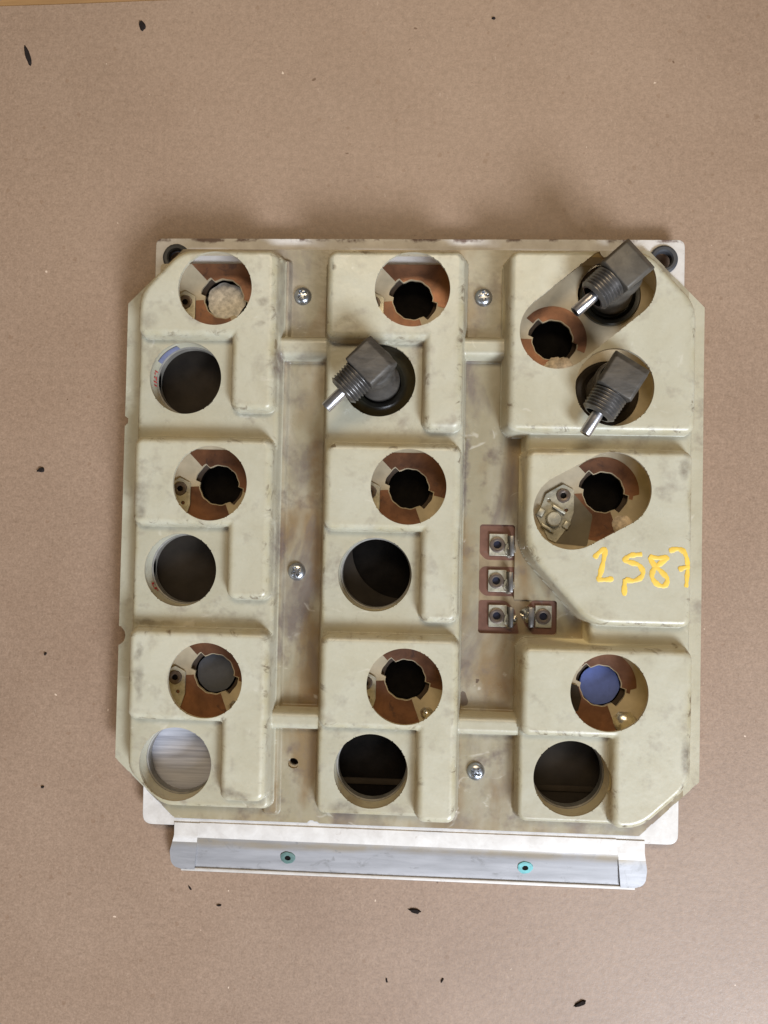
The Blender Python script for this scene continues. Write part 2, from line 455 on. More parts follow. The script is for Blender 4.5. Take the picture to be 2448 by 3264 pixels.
def features(x, y):
    F = [T + prof(d, B - T, 2.7, 7.5) for d in blocks(x, y)]
    F += [T + prof(d, P - T, 1.7, 5.0) for d in plats(x, y)]
    F += [T + prof(rb(x, y, *r, 2.5), 6.0, 2.6, 4.0) for r in RIBS]
    return F
def height(x, y):
    F = features(x, y)
    z = np.full_like(x, T) + .10 * np.sin(x * .11 + y * .05) * np.cos(y * .07)
    step = smax(rb(x, y, -54, -48.2, -127, 89, 1.5), rb(x, y, 18, 21.8, -20, 20, 1.2), 1)
    z = smax(z, T + prof(step, 1.6, .8, 2.0), .8)
    for g in F[9:]: z = smax(z, g, 1.3)
    for g in F[:9]: z = smax(z, g, .9)
    return z
FL = dict(tl=((-91.8, 93.3), (-113.6, 71.3)), tr=((90.4, 93.9), (112.2, 71.6)), br=((112.1, -109.3), (90.7, -129.6)), bl=((-88.8, -130.7), (-113.0, -108.2)))
def outline(x, y):
    d = rb(x, y, -113.2, 112.1, -130.4, 93.6, .8)
    for a, b in FL.values(): d = np.minimum(d, cut(x, y, a, b, (0, 0)))
    for cx, cy, r in ((-113.8, 24.9, 1.9), (-114.6, -60, 4.0)):
        d = np.minimum(d, np.hypot(x - cx, y - cy) - r)
    # small chips along the bottom edge
    for cx, cy, r in ((-35.2, -131.0, 1.7), (-33.4, -130.9, 1.2)):
        d = np.minimum(d, np.hypot(x - cx, y - cy) - r)
    return d
LCUT = ((27.7, 41.3, -55.3, -13.3, 1.2), (27.7, 57.7, -55.3, -42.0, 1.2))
def holes(x, y):
    D = [14.15 - np.hypot(x - c[0], y - c[1]) for k, c in UP.items() if k not in ((1, 1), (1, 0))]
    D += [14.0 - np.hypot(x - c[0], y - c[1]) for c in LOW.values()]
    D += [cap(x, y, *SLOT1, 14.1), cap(x, y, *SLOT2, 14.1), 14.4 - np.hypot(x - HOLE_C[0], y - HOLE_C[1])]
    D += [np.maximum(rb(x, y, *LCUT[0]), rb(x, y, *LCUT[1]))]
    D += [2.0 - np.hypot(x + 42.8, y + 107.6)]
    return np.max(D, axis=0)
def solid(x, y):
    return np.minimum(outline(x, y), -holes(x, y))

def build_cover():
    h = .42
    xs = np.arange(-114.4, 113.3, h); ys = np.arange(-132.0, 95.0, h)
    X, Y = np.meshgrid(xs, ys)
    X = X.ravel().copy(); Y = Y.ravel().copy()
    nX, nY = len(xs), len(ys)
    e = .02
    for _ in range(3):
        d = solid(X, Y)
        m = np.abs(d) < .62 * h
        x, y, dm = X[m], Y[m], d[m]
        gx = (solid(x + e, y) - solid(x - e, y)) / (2 * e); gy = (solid(x, y + e) - solid(x, y - e)) / (2 * e)
        g2 = np.maximum(gx * gx + gy * gy, .2)
        X[m] = x - dm * gx / g2; Y[m] = y - dm * gy / g2
    d = solid(X, Y)
    ok = d > -.06
    i, j = np.meshgrid(np.arange(nX - 1), np.arange(nY - 1))
    a = (j * nX + i).ravel()
    Q = np.stack([a, a + 1, a + nX + 1, a + nX], 1)
    Q = Q[ok[Q].all(1)]
    Zv = height(X, Y)
    e = .05
    nxv = -(height(X + e, Y) - height(X - e, Y)) / (2 * e); nyv = -(height(X, Y + e) - height(X, Y - e)) / (2 * e)
    Nv = np.stack([nxv, nyv, np.ones_like(nxv)], 1); Nv /= np.linalg.norm(Nv, axis=1)[:, None]
    # regions
    cx, cy = X[Q].mean(1), Y[Q].mean(1)
    F = np.array(features(cx, cy)); F[9:] -= .2; F[:9] -= .05
    reg = F.argmax(0); top = F.max(0)
    blk = F[:9].max(0); low = F[9:].max(0)
    reg = np.where(top < T + .25, 99, reg)
    reg = np.where((reg == 99) & (cx < -100), 97, np.where((reg == 99) & (cx > 106), 98, reg))
    # boundary edges
    E = np.concatenate([Q[:, [0, 1]], Q[:, [1, 2]], Q[:, [2, 3]], Q[:, [3, 0]]])
    er = np.tile(reg, 4)
    S = np.sort(E, 1); key = S[:, 0].astype(np.int64) * len(X) + S[:, 1]
    u, inv, cnt = np.unique(key, return_inverse=True, return_counts=True)
    bnd = cnt[inv] == 1
    E, er = E[bnd], er[bnd]
    gx = (solid(X + .05, Y) - solid(X - .05, Y)) / .1; gy = (solid(X, Y + .05) - solid(X, Y - .05)) / .1
    def make(name, ids, parent, mat):
        fs = Q[np.isin(reg, ids)]
        es = E[np.isin(er, ids)]
        uq, loc = np.unique(fs, return_inverse=True)
        fl = loc.reshape(fs.shape)
        V = np.stack([X[uq], Y[uq], Zv[uq]], 1); N = Nv[uq]
        ue, le = np.unique(es, return_inverse=True) if len(es) else (np.array([], int), np.array([], int))
        if len(es):
            le = le.reshape(es.shape) + len(uq)
            n = len(ue)
            Vt = np.stack([X[ue], Y[ue], Zv[ue]], 1); Vb = Vt - [0, 0, 1.5]
            Nn = np.stack([-gx[ue], -gy[ue], np.zeros(n)], 1); Nn /= np.maximum(np.linalg.norm(Nn, axis=1), 1e-6)[:, None]
            V = np.concatenate([V, Vt, Vb]); N = np.concatenate([N, Nn, Nn])
            fl = np.concatenate([fl, np.stack([le[:, 1], le[:, 0], le[:, 0] + n, le[:, 1] + n], 1)])
        me = bpy.data.meshes.new(name)
        me.vertices.add(len(V)); me.vertices.foreach_set('co', (V * K).astype(np.float32).ravel())
        me.loops.add(fl.size); me.loops.foreach_set('vertex_index', fl.astype(np.int32).ravel())
        me.polygons.add(len(fl)); me.polygons.foreach_set('loop_start', np.arange(0, fl.size, 4, dtype=np.int32))
        me.polygons.foreach_set('use_smooth', np.ones(len(fl), bool))
        me.update(calc_edges=True)
        dp = np.max(plats(V[:, 0], V[:, 1]), axis=0)
        db = np.max(blocks(V[:, 0], V[:, 1]), axis=0)
        ev = np.maximum(np.exp(-((db - .9) / 1.5) ** 2), .8 * np.exp(-((dp - .6) / 1.3) ** 2) * (db < -1.5))
        at = me.attributes.new('edge', 'FLOAT', 'POINT'); at.data.foreach_set('value', ev.astype(np.float32))
        me.normals_split_custom_set_from_vertices(N.astype(np.float32))
        return obj(name, me, parent, [mat])
    base = make('moulded_cover', [99], panel, 'base')
    base['label'] = 'stained cream fibreglass tray floor and flange'
    for k in (97, 98): make('side_flange', [k], base, 'platform')
    for k in range(9): make('raised_block', [k], base, 'block')
    for k in range(4): make('column_platform', [9 + k], base, 'platform')
    for k in range(4): make('cross_rib', [13 + k], base, 'platform')
    return base
cover = build_cover()

# --- aluminium mounting plate
W = (-1, 1)
plate_out = rpoly([(-103.6, 98.9), (105.2, 98.9), (105.4, -134.2), (92.9, -134.2), (92.9, -136), (-89.7, -136), (-89.7, -134.2), (-102.6, -134.2)],
                  [3, 3, 4, .3, .1, .1, .3, 4])
plate_holes = [circle(*c, 15.0, 40) for c in LOW.values()] + [circle(*c, 12.0, 40) for c in UP.values()]
plate_holes = [circle(-87.2, -107.5, 15.0)] + [circle(*LOW[k], 15, 40) for k in LOW if k != (-1, -1)] + [circle(*UP[k], 11.5, 40) for k in UP if k not in ((1, 1),)]
plate_holes += [circle(76, 76.8, 13, 40), circle(54.6, 58.9, 11.0, 40), circle(-42.8, -107.6, 1.7, 20), circle(*HOLE_C, 13, 40), circle(-95.0, 91.0, 3.9, 32), circle(97.0, 91.0, 3.9, 32)]
plate = slab('mounting_plate', [plate_out] + plate_holes, 15.2, 17.0, panel, ['alu_plate'], .25)
plate['label'] = 'cream white worn aluminium plate under the moulded cover'
for gx_ in (-95.0, 97.0):
    lathe('grommet', [(3.2, 14.6), (3.2, 17.4), (3.7, 18.1), (4.7, 18.2), (5.4, 17.7), (5.5, 17.02)], (gx_, 91.0, 0), plate, ['rubber'], 40)

# folded lip along the bottom edge
def lip():
    n = 60
    prof_ = [(-132.6, 16.9), (-132.8, 17.35), (-138.6, 17.35), (-140.2, 16.8), (-141.4, 15.6), (-145, 14.0), (-150.8, 11.6), (-152.4, 11.0), (-153.0, 10.9), (-153.0, 10.3), (-152, 10.2), (-145, 12.3), (-140.5, 14.6), (-138, 15.2)]
    v, f = [], []
    for i in range(n + 1):
        t = i / n
        for (y, z) in prof_:
            s = max(0, min(1, (-y - 134) / 18))
            x0, x1 = -79.6 - 3.0 * s, 82.0 + 3.2 * s
            v.append((x0 + (x1 - x0) * t, y, z + .05 * math.sin(9 * t + y)))
    m = len(prof_)
    for i in range(n):
        for k in range(m - 1):
            f.append((i * m + k, i * m + k + 1, (i + 1) * m + k + 1, (i + 1) * m + k))
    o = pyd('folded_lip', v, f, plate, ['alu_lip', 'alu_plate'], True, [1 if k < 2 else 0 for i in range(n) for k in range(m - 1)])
    o.data.set_sharp_from_angle(angle=math.radians(30))
    return o
lip_o = lip()
def tab(s):
    # rounded end tab, dipping with the lip
    x_in0, x_in1 = (-79.4, -82.8) if s < 0 else (81.8, 85.2)
    xo0, xo1 = (-89.6, -92.0) if s < 0 else (92.8, 94.5)
    ny_, nx_ = 26, 8
    v, f = [], []
    for lay in (0, -1.6):
        for j in range(ny_ + 1):
            y = -133.0 - 20.3 * j / ny_
            t = j / ny_
            z = 17.4 - 5.2 * max(0, (t - .28) / .72) ** .9 + lay
            xo = xo0 + (xo1 - xo0) * min(1, max(0, (t - .25) / .35))
            xi = x_in0 + (x_in1 - x_in0) * t
            r = 4.2
            dy = (y + 153.3)
            if dy < r: xo = xo - math.copysign(r - math.sqrt(max(r * r - (r - dy) ** 2, 0)), xo)
            for i in range(nx_ + 1):
                u = i / nx_
                v.append((xi + (xo - xi) * u, y, z))
    st = (nx_ + 1); tot = st * (ny_ + 1)
    for j in range(ny_):
        for i in range(nx_):
            a = j * st + i
            f.append((a, a + 1, a + st + 1, a + st)); f.append((tot + a, tot + a + st, tot + a + st + 1, tot + a + 1))
        for i in (0, nx_):
            a = j * st + i; f.append((a, a + st, tot + a + st, tot + a))
    for i in range(nx_):
        a = ny_ * st + i; f.append((a, a + 1, tot + a + 1, tot + a))
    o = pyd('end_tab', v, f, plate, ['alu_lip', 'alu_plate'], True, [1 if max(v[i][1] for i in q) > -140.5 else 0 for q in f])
    o.data.set_sharp_from_angle(angle=math.radians(40))
tab(-1); tab(1)
bm = bmesh.new(); box_bm(bm, -88.4, 91.0, -154.3, -153.05, 10.1, 11.5)
beveled('lip_rim', bm, .25, plate, ['alu_plate'], 2)
for (x, m) in ((-45.0, 'verdigris_dark'), (48.1, 'verdigris')):
    o = lathe('rivet', [(3.0, -.2), (2.9, .35), (2.2, .55), (1.2, .45), (1.0, .15), (0.0, .1)], (x, -146.4, 13.5), plate, [m, 'black'], 28,
              [0, 0, 0, 1, 1], (0, -.38, .92), wob=.03)
    o['label'] = 'bright turquoise corroded rivet' if m == 'verdigris' else 'dark green corroded rivet'

# --- circuit board
def notched(c, r=7.7, rn=9.7, n=96, grow=0.0):
    out = []
    for i in range(n):
        a = 360 * i / n
        d1 = (a - 146 + 180) % 360 - 180; d2 = (a - 331 + 180) % 360 - 180
        rr = r
        if abs(d1) < 26 or abs(d2) < 24: rr = rn
        rr += grow + .12 * math.sin(a * .21) 
        out.append((c[0] + rr * math.cos(math.radians(a)), c[1] + rr * math.sin(math.radians(a))))
    return out
bz0, bz1 = 17.05, 18.2
board_out = rpoly([(-101, 88.2), (84, 88.2), (101, 70), (101, -104), (88, -118), (22, -118), (22, -96), (-101, -96)], 1.5)
bh = [notched(UP[k]) for k in UP if k != (1, 1)] + [notched((54.6, 58.9))]
bh += [circle(*LOW[k], 15.6, 40) for k in LOW if k[1] != -1]
bh += [circle(LOW[(1, -1)][0], LOW[(1, -1)][1], 10.0, 8)][:0]
board_out = rpoly([(-101, 88.2), (84, 88.2), (101, 70), (101, -91.2), (-101, -91.2)], 1.5)
bh += [circle(76, 76.8, 12, 40), circle(*HOLE_C, 12.6, 40)]
# lower rim of the bottom row stays clear of the lower holes
board = slab('circuit_board', [board_out] + bh, bz0, bz1, panel, ['board'])
def sector(c, a0, a1, R, grow=.35, rend=2.0, n=40):
    pts = []
    nt = notched(c, grow=grow, n=360)
    lo = [nt[int(round(a)) % 360] for a in np.linspace(a0, a1, n)]
    hi = [(c[0] + (R(a) if callable(R) else R) * math.cos(math.radians(a)), c[1] + (R(a) if callable(R) else R) * math.sin(math.radians(a))) for a in np.linspace(a1, a0, n)]
    return lo + hi
def pad(loop, z=bz1, m='copper'):
    return slab('copper_pad', [loop], z - .02, z + .12, board, [m])
for k in UP:
    if k == (1, 1): continue
    c = UP[k]
    R1 = 13.6 if k[0] == 1 else 21
    pad(sector(c, -14, 134, lambda a: min(R1 - (2.2 if R1 < 20 and (a < -4) else 0), 14.0 / max(math.sin(math.radians(a)), .1))))
    pad(sector(c, 184, 290, lambda a: 19 if k[0] == 1 else 21))
c = (54.6, 58.9)
pad(sector(c, -22, 140, 13.2)); pad(sector(c, 178, 300, 15))
# pads in the L-shaped window
slab('board_window', [rpoly([(26.5, -12), (42.6, -12), (42.6, -40.6), (59, -40.6), (59, -56.6), (26.5, -56.6)], .5)], 18.15, 18.26, board, ['board_brown'])
pad(rpoly([(27.9, -13.2), (42, -13.2), (42, -27), (30.4, -27), (27.9, -24.6)], 1.2), m='copper_dull')
pad(rpoly([(27.9, -31), (29.5, -29.6), (42, -29.6), (42, -40.9), (30, -40.9), (27.9, -38.8)], 1.2), m='copper_dull')
pad(rpoly([(27.9, -42.6), (38, -42.6), (41.8, -46), (43.6, -55.4), (27.9, -55.4)], 1.2), m='copper_dull')
pad(rpoly([(48.5, -42.3), (57.8, -42.3), (57.8, -55.6), (49, -55.6), (45.2, -51), (45.4, -46)], 1.2), m='copper_dull')

# --- tag terminals beside the lamp holes
def terminal(c):
    rel = [(-15.5, 2.9), (-11.3, .7), (-11.3, -7.8), (-12.9, -12.8), (-18, -19.8), (-20.9, -18.5), (-26, -8.7), (-24, -6.3), (-22.1, -1)]
    out = rpoly([(c[0] + a, c[1] + b) for a, b in rel], .5, 3)
    E_ = (c[0] - 15.4, c[1] - 1.6)
    t = slab('terminal', [out, circle(c[0] - 20.9, c[1] - 3.6, .75, 14), circle(c[0] - 14.2, c[1] - 7.2, .75, 14), circle(*E_, 1.2, 20)], 18.35, 19.0, board, ['tin'], .12)
    lathe('eyelet', [(2.75, 19.0), (2.6, 19.35), (1.9, 19.5), (1.15, 19.2), (1.1, 18.6), (0.0, 18.55)], (*E_, 0), board, ['eyelet', 'black'], 24, [0, 0, 0, 1, 1], wob=.03)
    return t
for k in ((-1, 1), (-1, 0), (-1, -1), (0, 1), (0, 0), (0, -1), (1, 0)):
    t = terminal(UP[k])
    c = UP[k]
    if k == (1, 0):
        lathe('contact_post', [(2.95, 18.8), (2.95, 21.4), (2.5, 21.9), (0.8, 22.0), (0.0, 22.05)], (c[0] - 19.2, c[1] - 10.6, 0), board, ['tin'], 28)
        for (dx, dy, l) in ((-17.2, -7.0, 5.4), (-21.4, -14.2, 5.4)):
            bm = bmesh.new(); box_bm(bm, -l / 2, l / 2, -.55, .55, 0, 1.9)
            bm.transform(Matrix.Translation(Vector((c[0] + dx, c[1] + dy, 18.9)) * K) @ Matrix.Rotation(math.radians(-30), 4, 'Z'))
            beveled('clip_bar', bm, .2, board, ['tin'], 2)
        for (dx, dy) in ((-24.0, -8.2), (-14.2, -12.8)):
            bm = bmesh.new(); box_bm(bm, -1.3, 1.3, -1.6, 1.6, 0, 1.2)
            bm.transform(Matrix.Translation(Vector((c[0] + dx, c[1] + dy, 18.9)) * K) @ Matrix.Rotation(math.radians(-30), 4, 'Z'))
            beveled('clip_ear', bm, .5, board, ['tin'], 3)
        # dark insulating wedge beside the terminal
        slab('insulating_film', [rpoly([(c[0] - 11.5, c[1] - .5), (c[0] - 7.6, c[1] - 5), (c[0] - 4, c[1] - 9), (c[0] - 6, c[1] - 21), (c[0] - 18, c[1] - 20)], 1)], 18.34, 18.42, board, ['film'])
# solder joints
for (x, y, r, m) in ((84.3, -88.1, 4.6, 'solder'), (8.6, -87.0, 2.6, 'solder'), (82.3, -12.6, 4.0, 'cork'), (-66.0, -87.2, 3.0, 'solder')):
    lathe('solder_joint', [(r, 18.15), (r * .92, 18.7), (r * .7, 19.6), (r * .4, 20.3), (r * .15, 20.5), (0, 20.5)], (x, y, 0), board, [m], 28, wob=.05)
lathe('flaking_crust', [(6.0, 18.2), (5.5, 18.9), (4.2, 19.4), (2.6, 18.9), (1.4, 18.6), (0, 18.5)], (57.4, 46.4, 0), board, ['cork'], 30, wob=.10)
slab('dark_clip', [rpoly([(62.6, -73.6), (66.2, -74.4), (67.6, -79), (66.4, -84), (60, -84), (60, -74)], .6)], 18.34, 19.1, board, ['gauge'])

# --- four socket terminals in the window
for n_, (ex, ey, s) in enumerate(((34.6, -21.1, 1), (34.4, -35.0, 1), (34.8, -48.5, 1), (52.6, -48.3, -1))):
    x0, x1 = (ex - 3.1, ex + 3.9) if s > 0 else (ex - 3.0, ex + 3.2)
    t = slab('socket_terminal', [rpoly([(x0, ey + 4.2), (x1, ey + 4.2), (x1, ey - 4.2), (x0, ey - 4.2)], .25, 2), circle(ex, ey, 1.5, 20)], 18.35, 19.3, board, ['tin'], .1)
    lathe('socket_ring', [(3.0, 19.3), (2.9, 19.75), (2.5, 19.9), (1.55, 19.7), (1.5, 18.65), (0, 18.6)], (ex, ey, 0), board, ['eyelet', 'ink'], 28, [0, 0, 0, 1, 1])
    bm = bmesh.new()
    tx0, tx1 = (ex + 3.9, ex + 5.6) if s > 0 else (ex - 5.6, ex - 3.4)
    box_bm(bm, tx0, tx1, ey - 4.0, ey + 3.7, 18.3, 22.6)
    for v_ in bm.verts:
        if v_.co.z > 20 * K: v_.co.x += s * .5 * K; v_.co.y *= 1.0
    beveled('solder_tab', bm, .35, board, ['thread'], 2)
    lathe('solder_fillet', [(3.3, 18.25), (3.1, 18.7), (2.5, 19.3), (1.8, 20.3), (.8, 20.8), (0, 20.9)], ((ex + 4.8) if s > 0 else ex - 5.4, ey - (1.6 if s > 0 else -.6), 0), board, ['solder'], 24, wob=.06)

# --- wells below the lamp holes
FLOOR = {(-1, 1): ('plaster', 14.5), (-1, -1): ('slate', 15.5), (1, -1): ('blue', 16.2)}
for k in UP:
    c = UP[k] if k != (1, 1) else (54.6, 58.9)
    lathe('lamp_well', [(11.2, 16.9), (10.2, 16.9), (9.4, 16.0), (8.3, 15.6), (8.3, 10.4), (0.0, 10.3)], (*c, 0), panel, ['holder', 'black'], 40, [0, 0, 0, 1, 1])
    if k in FLOOR:
        m, z = FLOOR[k]
        lathe('well_disc', [(7.55, z - .6), (7.55, z), (4, z + .02), (0, z + .02)], (*c, 0), panel, [m], 60, wob=.035 if m == 'plaster' else .012)

# --- sleeves and cans below the lower holes
for k, c in LOW.items():
    if k == (0, 1): continue
    o = lathe('gauge_sleeve', [(15.3, 24.7), (14.5, 24.7), (14.1, 23.5), (13.9, 18.6), (13.8, 18.4), (13.3, 18.2), (13.3, 14.4), (15.4, 14.2)], (*c, 0), panel,
              ['platform', 'alu_dirty'], 56, [0, 0, 0, 1, 1, 1, 1])
    fl = {(-1, -1): 12.0}.get(k, 11.2)
    lathe('gauge_can', [(15.4, 14.1), (15.8, 13.9), (15.8, 10.4)] if 0 else [(15.6, 14.2), (15.8, 13.0), (15.8, 10.4), (15.0, 10.05), (0, 10.05)], (*c, 0), panel, ['gauge'], 48)
    if k == (-1, -1):
        o = lathe('gauge_face', [(15.7, fl - 1), (15.7, fl), (8, fl), (0, fl)], (*c, 0), panel, ['alu_brushed'], 48)
    elif k[0] == -1:
        lathe('gauge_face', [(15.7, fl - 1), (15.7, fl), (8, fl), (0, fl)], (*c, 0), panel, ['gauge_mid'], 48)
    else:
        lathe('gauge_face', [(15.7, 10.2), (15.7, 11.0), (15.5, 11.1), (0, 11.1)], (*c, 0), panel, ['gauge_mid' if k == (1, -1) else 'black'], 48)
        bm = bmesh.new(); box_bm(bm, c[0] - 13, c[0] + 13, c[1] - 9.6, c[1] - 7.2, 11.0, 12.2)
        if k != (0, 0): beveled('gauge_bar', bm, .4, panel, ['gauge'], 2)
        else:
            bm.free()
            arc = [(c[0] + 15.5 * math.cos(D_), c[1] + 15.5 * math.sin(D_)) for D_ in np.radians(np.linspace(128, 322, 40))]
            q = (c[0] + 9.5, c[1] + 9.5)
            inn = [(q[0] + 19.6 * math.cos(D_), q[1] + 19.6 * math.sin(D_)) for D_ in np.radians(np.linspace(282, 168, 40))]
            slab('gauge_ring', [arc + inn], 11.5, 12.2, panel, ['gauge_mid'])

# red and violet print on two of the sleeves
def prints(k, marks):
    c = LOW[k]
    for a, z, w, hh, m in marks:
        v = []
        for da in (-w / 2, w / 2):
            for dz in (-hh / 2, hh / 2):
                r = 13.78
                aa = math.radians(a + da)
                v.append((c[0] + r * math.cos(aa), c[1] + r * math.sin(aa), z + dz))
        pyd('printed_mark', v, [(0, 1, 3, 2)], panel, [m])
prints((-1, 1), [(183, 20.6, 2.2, 3.4, 'red'), (189, 20.6, 2.2, 3.2, 'red'), (176, 21.4, 3, 1.2, 'red'), (177, 19.6, 6, 1.0, 'red'), (170, 21.6, 3, 1.0, 'red'), (166, 20.8, 2, 3.0, 'red')] +
       [(a, 21.0, 4.2, 4.4, 'violet') for a in range(112, 152, 4)])
prints((-1, 0), [(205, 20.6, 3, 2.6, 'red'), (209, 21.6, 4, 1.0, 'red'), (214, 20.4, 3, 2.8, 'red'), (218, 19.8, 3, 1.0, 'red')])

# --- gauge backs under the three fittings
c = LOW[(0, 1)]
lathe('gauge_can', [(16, 19.2), (15.2, 18.6), (13.4, 19.6), (11.5, 21.6), (9.8, 22.2), (8.4, 21.2), (8.0, 18), (0, 18)], (c[0], c[1], 0), panel, ['gauge_gloss'], 56, wob=.006)
lathe('gauge_can', [(11.6, 12), (11.6, 20.0), (11.0, 20.6), (9.6, 20.2), (8.6, 18.5), (8.0, 18), (0, 18)], (76.2, 76.0, 0), panel, ['gauge_gloss'], 48)
lathe('gauge_can', [(12.4, 12), (12.4, 18.6), (11.4, 19.2), (9.8, 18.9), (8.6, 17.5), (8.0, 17), (0, 17)], (75.4, 38.2, 0), panel, ['gauge'], 48)

# --- elbow fittings
def fitting(leg, face, ax, ztop, L=12.0, Wd=14.2, tl=9.0, sl=8.6, steel='steel', label=''):
    ax = Vector((ax[0], ax[1], 0)).normalized(); pr = Vector((-ax.y, ax.x, 0))
    def wp(u, v_, z): return (face[0] + ax.x * u + pr.x * v_, face[1] + ax.y * u + pr.y * v_, z)
    # body: square forging, chamfered heel and underside
    bm = bmesh.new()
    z0 = ztop - 13.2
    sec = [(-L / 2 + 2.0, ztop), (L / 2, ztop), (L / 2, z0 + 1.5), (L / 2 - 2, z0), (-L / 2 + 3.0, z0), (-L / 2 - .2, ztop - 7.0), (-L / 2 - .7, ztop - 3.0)]
    rows = []
    for v_, dz in ((-Wd / 2, -1.3), (-Wd / 2 + 1.0, 0), (Wd / 2 - 1.0, 0), (Wd / 2, -1.3)):
        rows.append([bm.verts.new(Vector(wp(u, v_ * (1.0 if z > z0 + 3 else .86), z + (dz if z == ztop else 0))) * K) for u, z in sec])
    n = len(sec)
    for k_ in range(3):
        for i in range(n): bm.faces.new([rows[k_][i], rows[k_][(i + 1) % n], rows[k_ + 1][(i + 1) % n], rows[k_ + 1][i]])
    bm.faces.new(rows[0][::-1]); bm.faces.new(rows[3])
    bmesh.ops.recalc_face_normals(bm, faces=bm.faces)
    body = beveled('elbow_fitting', bm, .5, panel, [steel], 3, True)
    body['label'] = label
    # vertical leg, flaring at the bottom
    d = Vector((face[0] - leg[0], face[1] - leg[1], z0 + 4 - 18.0))
    lathe('fitting_leg', [(7.4, 0), (8.0, 1.0), (8.0, 3.5), (7.0, 5.0), (6.9, d.length * .6), (6.9, d.length)], (leg[0], leg[1], 18.0), body, [steel], 40, axis=tuple(d))
    # ridge between body and leg
    lathe('fitting_collar', [(6.6, -3.2), (7.9, -2.4), (8.2, 0), (7.6, 1.5), (6.6, 2.0)], (face[0] - d.x * .12, face[1] - d.y * .12, z0 + 1.0), body, [steel], 40, axis=tuple(d))
    # pipe thread
    zc = ztop - 6.6
    p, turns = 1.22, int(tl / 1.22)
    pf = []
    for i in range(turns):
        r = 6.55 - .035 * i * p
        pf += [(r - .72, i * p), (r, i * p + p * .42), (r, i * p + p * .56)]
    e = turns * p
    pf += [(r - .8, e), (r - 1.3, e + .45), (4.3, e + .45), (4.0, e - .3), (4.0, e - 6), (0, e - 6)]
    pf = [(6.3, -1.0)] + pf
    o0 = wp(L / 2 - .1, 0, zc)
    nn = len(pf) - 1
    lathe('pipe_thread', pf, o0, body, ['thread', 'black'], 48, [0] * (nn - 3) + [1] * 3, axis=(ax.x, ax.y, -.02), angle=20)
    # thin tube
    s0 = wp(L / 2 + e - 4, 0, zc)
    lathe('tube_stem', [(2.15, 0), (2.15, 4 + sl - .3), (1.95, 4 + sl), (1.0, 4 + sl), (.9, 4 + sl - 2), (0, 4 + sl - 2)], s0, body, ['stem', 'black'], 32, [0, 0, 0, 1, 1], axis=(ax.x, ax.y, -.02))
    return body
fitting((-12.0, 41.4), (-14.3, 44.2), (-.71, -.70), 46.0, label='grey steel elbow fitting standing alone in a single round hole')
fitting((76.2, 76.2), (76.4, 79.6), (-.74, -.67), 46.0, L=12.6, steel='steel_ochre', label='brown-grey steel elbow fitting in the slanted slot by the cut-off corner')
fitting((75.4, 38.4), (75.6, 40.0), (-.52, -.855), 45.0, L=12.8, label='grey steel elbow fitting with bright patch below the slanted slot')

# --- pan head screws
def screw(x, y, rot, r=3.5):
    n, m = 48, 14
    v, f = [], []
    for j in range(m + 1):
        rr = r * j / m
        for i in range(n):
            a = 2 * math.pi * i / n
            px, py = rr * math.cos(a), rr * math.sin(a)
            t = rr / r
            z = 2.1 * math.sqrt(max(0, 1 - t ** 2.6))
            ca, sa = math.cos(rot), math.sin(rot)
            qx, qy = px * ca + py * sa, -px * sa + py * ca
            w = .42 + .25 * (1 - t)
            arm = min(abs(qx), abs(qy)); ln = max(abs(qx), abs(qy))
            if arm < w and ln < 1.95: z -= 1.2 * min(1, (w - arm) / .18) * min(1, (1.95 - ln) / .3 + .35)
            v.append((x + px, y + py, T + z))
    for j in range(m):
        for i in range(n):
            k = (i + 1) % n
            f.append((j * n + i, j * n + k, (j + 1) * n + k, (j + 1) * n + i))
    o = pyd('screw', v, f, panel, ['screw'], True)
    o.data.set_sharp_from_angle(angle=math.radians(50))
    lathe('screw_washer_shadow', [], (0, 0, 0), panel, ['screw']) if 0 else None
for x, y, a in ((-43.3, 75.1, .6), (27.5, 75.0, .1), (-43.1, -33.2, .5), (27.8, -108.1, .9)):
    screw(x, y, a)

# --- handwritten number on the right middle block
def zpx(px, py):     # measured on the block's flat top, millimetres
    return (68.55 + (px - 850) * .0550 - (py - 900) * .0006, -24.6 - (py - 900) * .0553 - (px - 850) * .0005)
STROKES = [[[(855, 908), (880, 875), (918, 848), (925, 856), (915, 930), (898, 1010), (890, 1045), (935, 1048), (985, 1040)]],
           [[(1170, 872), (1120, 878), (1085, 886), (1058, 915), (1100, 930), (1150, 945), (1178, 990), (1160, 1030), (1110, 1050), (1060, 1040)], [(1062, 1040), (1058, 1090), (1060, 1150)]],
           [[(1215, 888), (1250, 940), (1300, 985), (1338, 1030), (1322, 1075), (1275, 1068), (1238, 1020), (1250, 965), (1290, 930), (1335, 892), (1280, 893), (1215, 888)]],
           [[(1345, 846), (1395, 830), (1440, 845), (1466, 900), (1472, 960), (1468, 1020), (1464, 1082)], [(1410, 968), (1445, 952), (1488, 944)]]]
def catmull(P_, n=8):
    P_ = [P_[0]] + P_ + [P_[-1]]
    out = []
    for i in range(1, len(P_) - 2):
        for k in range(n):
            t = k / n
            out.append(tuple(.5 * (2 * P_[i][d] + (P_[i + 1][d] - P_[i - 1][d]) * t + (2 * P_[i - 1][d] - 5 * P_[i][d] + 4 * P_[i + 1][d] - P_[i + 2][d]) * t * t
                                   + (3 * P_[i][d] - P_[i - 1][d] - 3 * P_[i + 1][d] + P_[i + 2][d]) * t ** 3) for d in (0, 1)))
    out.append(P_[-2])
    return out
num = None
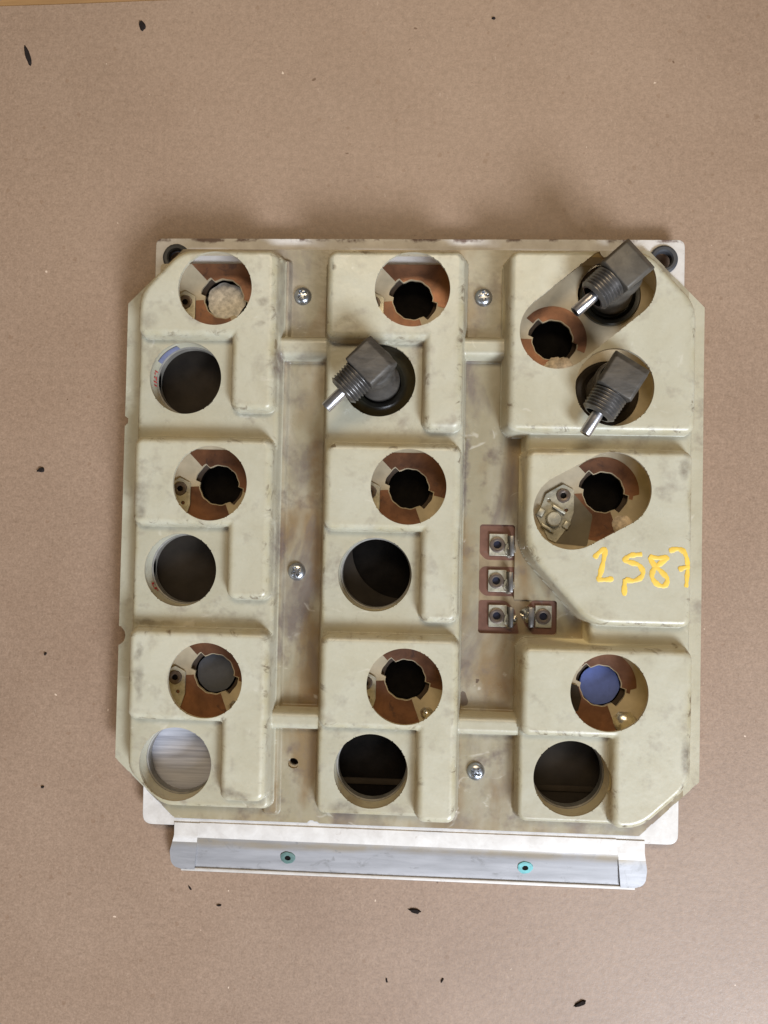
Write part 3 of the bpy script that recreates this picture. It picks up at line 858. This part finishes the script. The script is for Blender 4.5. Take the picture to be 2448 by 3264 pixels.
for di, strokes in enumerate(STROKES):
    v, f = [], []
    for si, st in enumerate(strokes):
        pts = catmull([zpx(*p) for p in st])
        b0 = len(v)
        offs = (-1, -.8, -.4, 0, .4, .8, 1)
        for i, p in enumerate(pts):
            q0, q1 = pts[max(0, i - 1)], pts[min(len(pts) - 1, i + 1)]
            tx, ty = q1[0] - q0[0], q1[1] - q0[1]; l = math.hypot(tx, ty) or 1
            endw = min(1, .55 + .3 * min(i, len(pts) - 1 - i))
            w = (.90 + .16 * math.sin(i * .55 + di * 2) + .06 * math.sin(i * 1.7)) * endw
            for o_ in offs:
                x, y = p[0] - ty / l * w * o_, p[1] + tx / l * w * o_
                z = float(height(np.array([x]), np.array([y]))[0])
                v.append((x, y, z + .06 + .14 * math.sqrt(max(0, 1 - o_ * o_)) + .05 * si))
        m = len(offs)
        for i in range(len(pts) - 1):
            for k in range(m - 1):
                f.append((b0 + i * m + k, b0 + i * m + k + 1, b0 + (i + 1) * m + k + 1, b0 + (i + 1) * m + k))
    o = pyd('painted_digit', v, f, panel, ['yellow'], True)
    o['label'] = 'handwritten yellow painted ' + ('numeral one', 'numeral five with long tail', 'numeral eight', 'crossed numeral seven')[di]

# --- flecks lying on the paper
def flake(x, y, l, w, rot, label):
    rnd = random.Random(int(x * 7 + y * 13))
    x = 4.99 + (x - 4.99) * .9686; y = -16.08 + (y + 16.08) * .9686; l *= .88; w *= .80
    n = 13
    v, f = [], []
    for lay, s in ((0.02, 1.0), (.55 * min(w, 1.2), .72)):
        for i in range(n):
            a = 2 * math.pi * i / n
            k = s * (1 + .42 * (rnd.random() - .5))
            px, py = l / 2 * math.cos(a) * k, w / 2 * math.sin(a) * k * (1 + .35 * math.cos(a))
            v.append((px * math.cos(rot) - py * math.sin(rot), px * math.sin(rot) + py * math.cos(rot), lay))
    for i in range(n):
        k = (i + 1) % n; f.append((i, k, n + k, n + i))
    f.append(tuple(range(n, 2 * n)))
    o = pyd('debris_fleck', v, f, None, ['debris'])
    o.location = (x * K, y * K, 0)
    tag(o, label, 'debris', 'dark flecks lying on the brown paper')
D2 = math.radians
flake(-118.4, 197.2, 5.4, 3.2, D2(-65), 'dark teardrop-shaped fleck on the paper near the exposed wooden table edge')
flake(-168.1, 184.6, 9.2, 2.6, D2(-72), 'long thin black splinter on the brown paper, narrow at one end')
flake(-156.7, 6.1, 3.6, 2.6, D2(20), 'small grey-black crumb on the paper beside the upper flange notch')
flake(-152.2, -71.5, 1.6, 1.2, D2(60), 'tiny dark crumb on the paper beside the larger flange notch')
flake(-151.6, -127.2, 1.7, 1.2, D2(10), 'tiny dark crumb on the paper near the angled flange corner')
flake(5.4, -171.6, 5.6, 2.4, D2(-8), 'stubby black flake on the paper below the folded metal lip')
flake(72.9, -205.7, 6.0, 2.4, D2(28), 'slanted black flake on the paper farthest below the turquoise rivet')
flake(17.2, -199.2, 2.6, 1.0, D2(65), 'short black sliver on the paper, leaning, thicker of two alike')
flake(-5.4, -200.2, 2.0, .9, D2(-80), 'short black sliver on the paper, upright, thinner of two alike')
flake(-87.9, -166.3, 2.6, .9, D2(-55), 'brown-black sliver on the paper below the rounded end tab')
flake(-75.5, -173.0, 2.4, 1.0, D2(5), 'flat dark sliver on the paper between the end tab and dark green rivet')
flake(31.0, 198.5, 1.9, 1.2, D2(-10), 'tiny dark crumb on the paper above the middle column of holes')
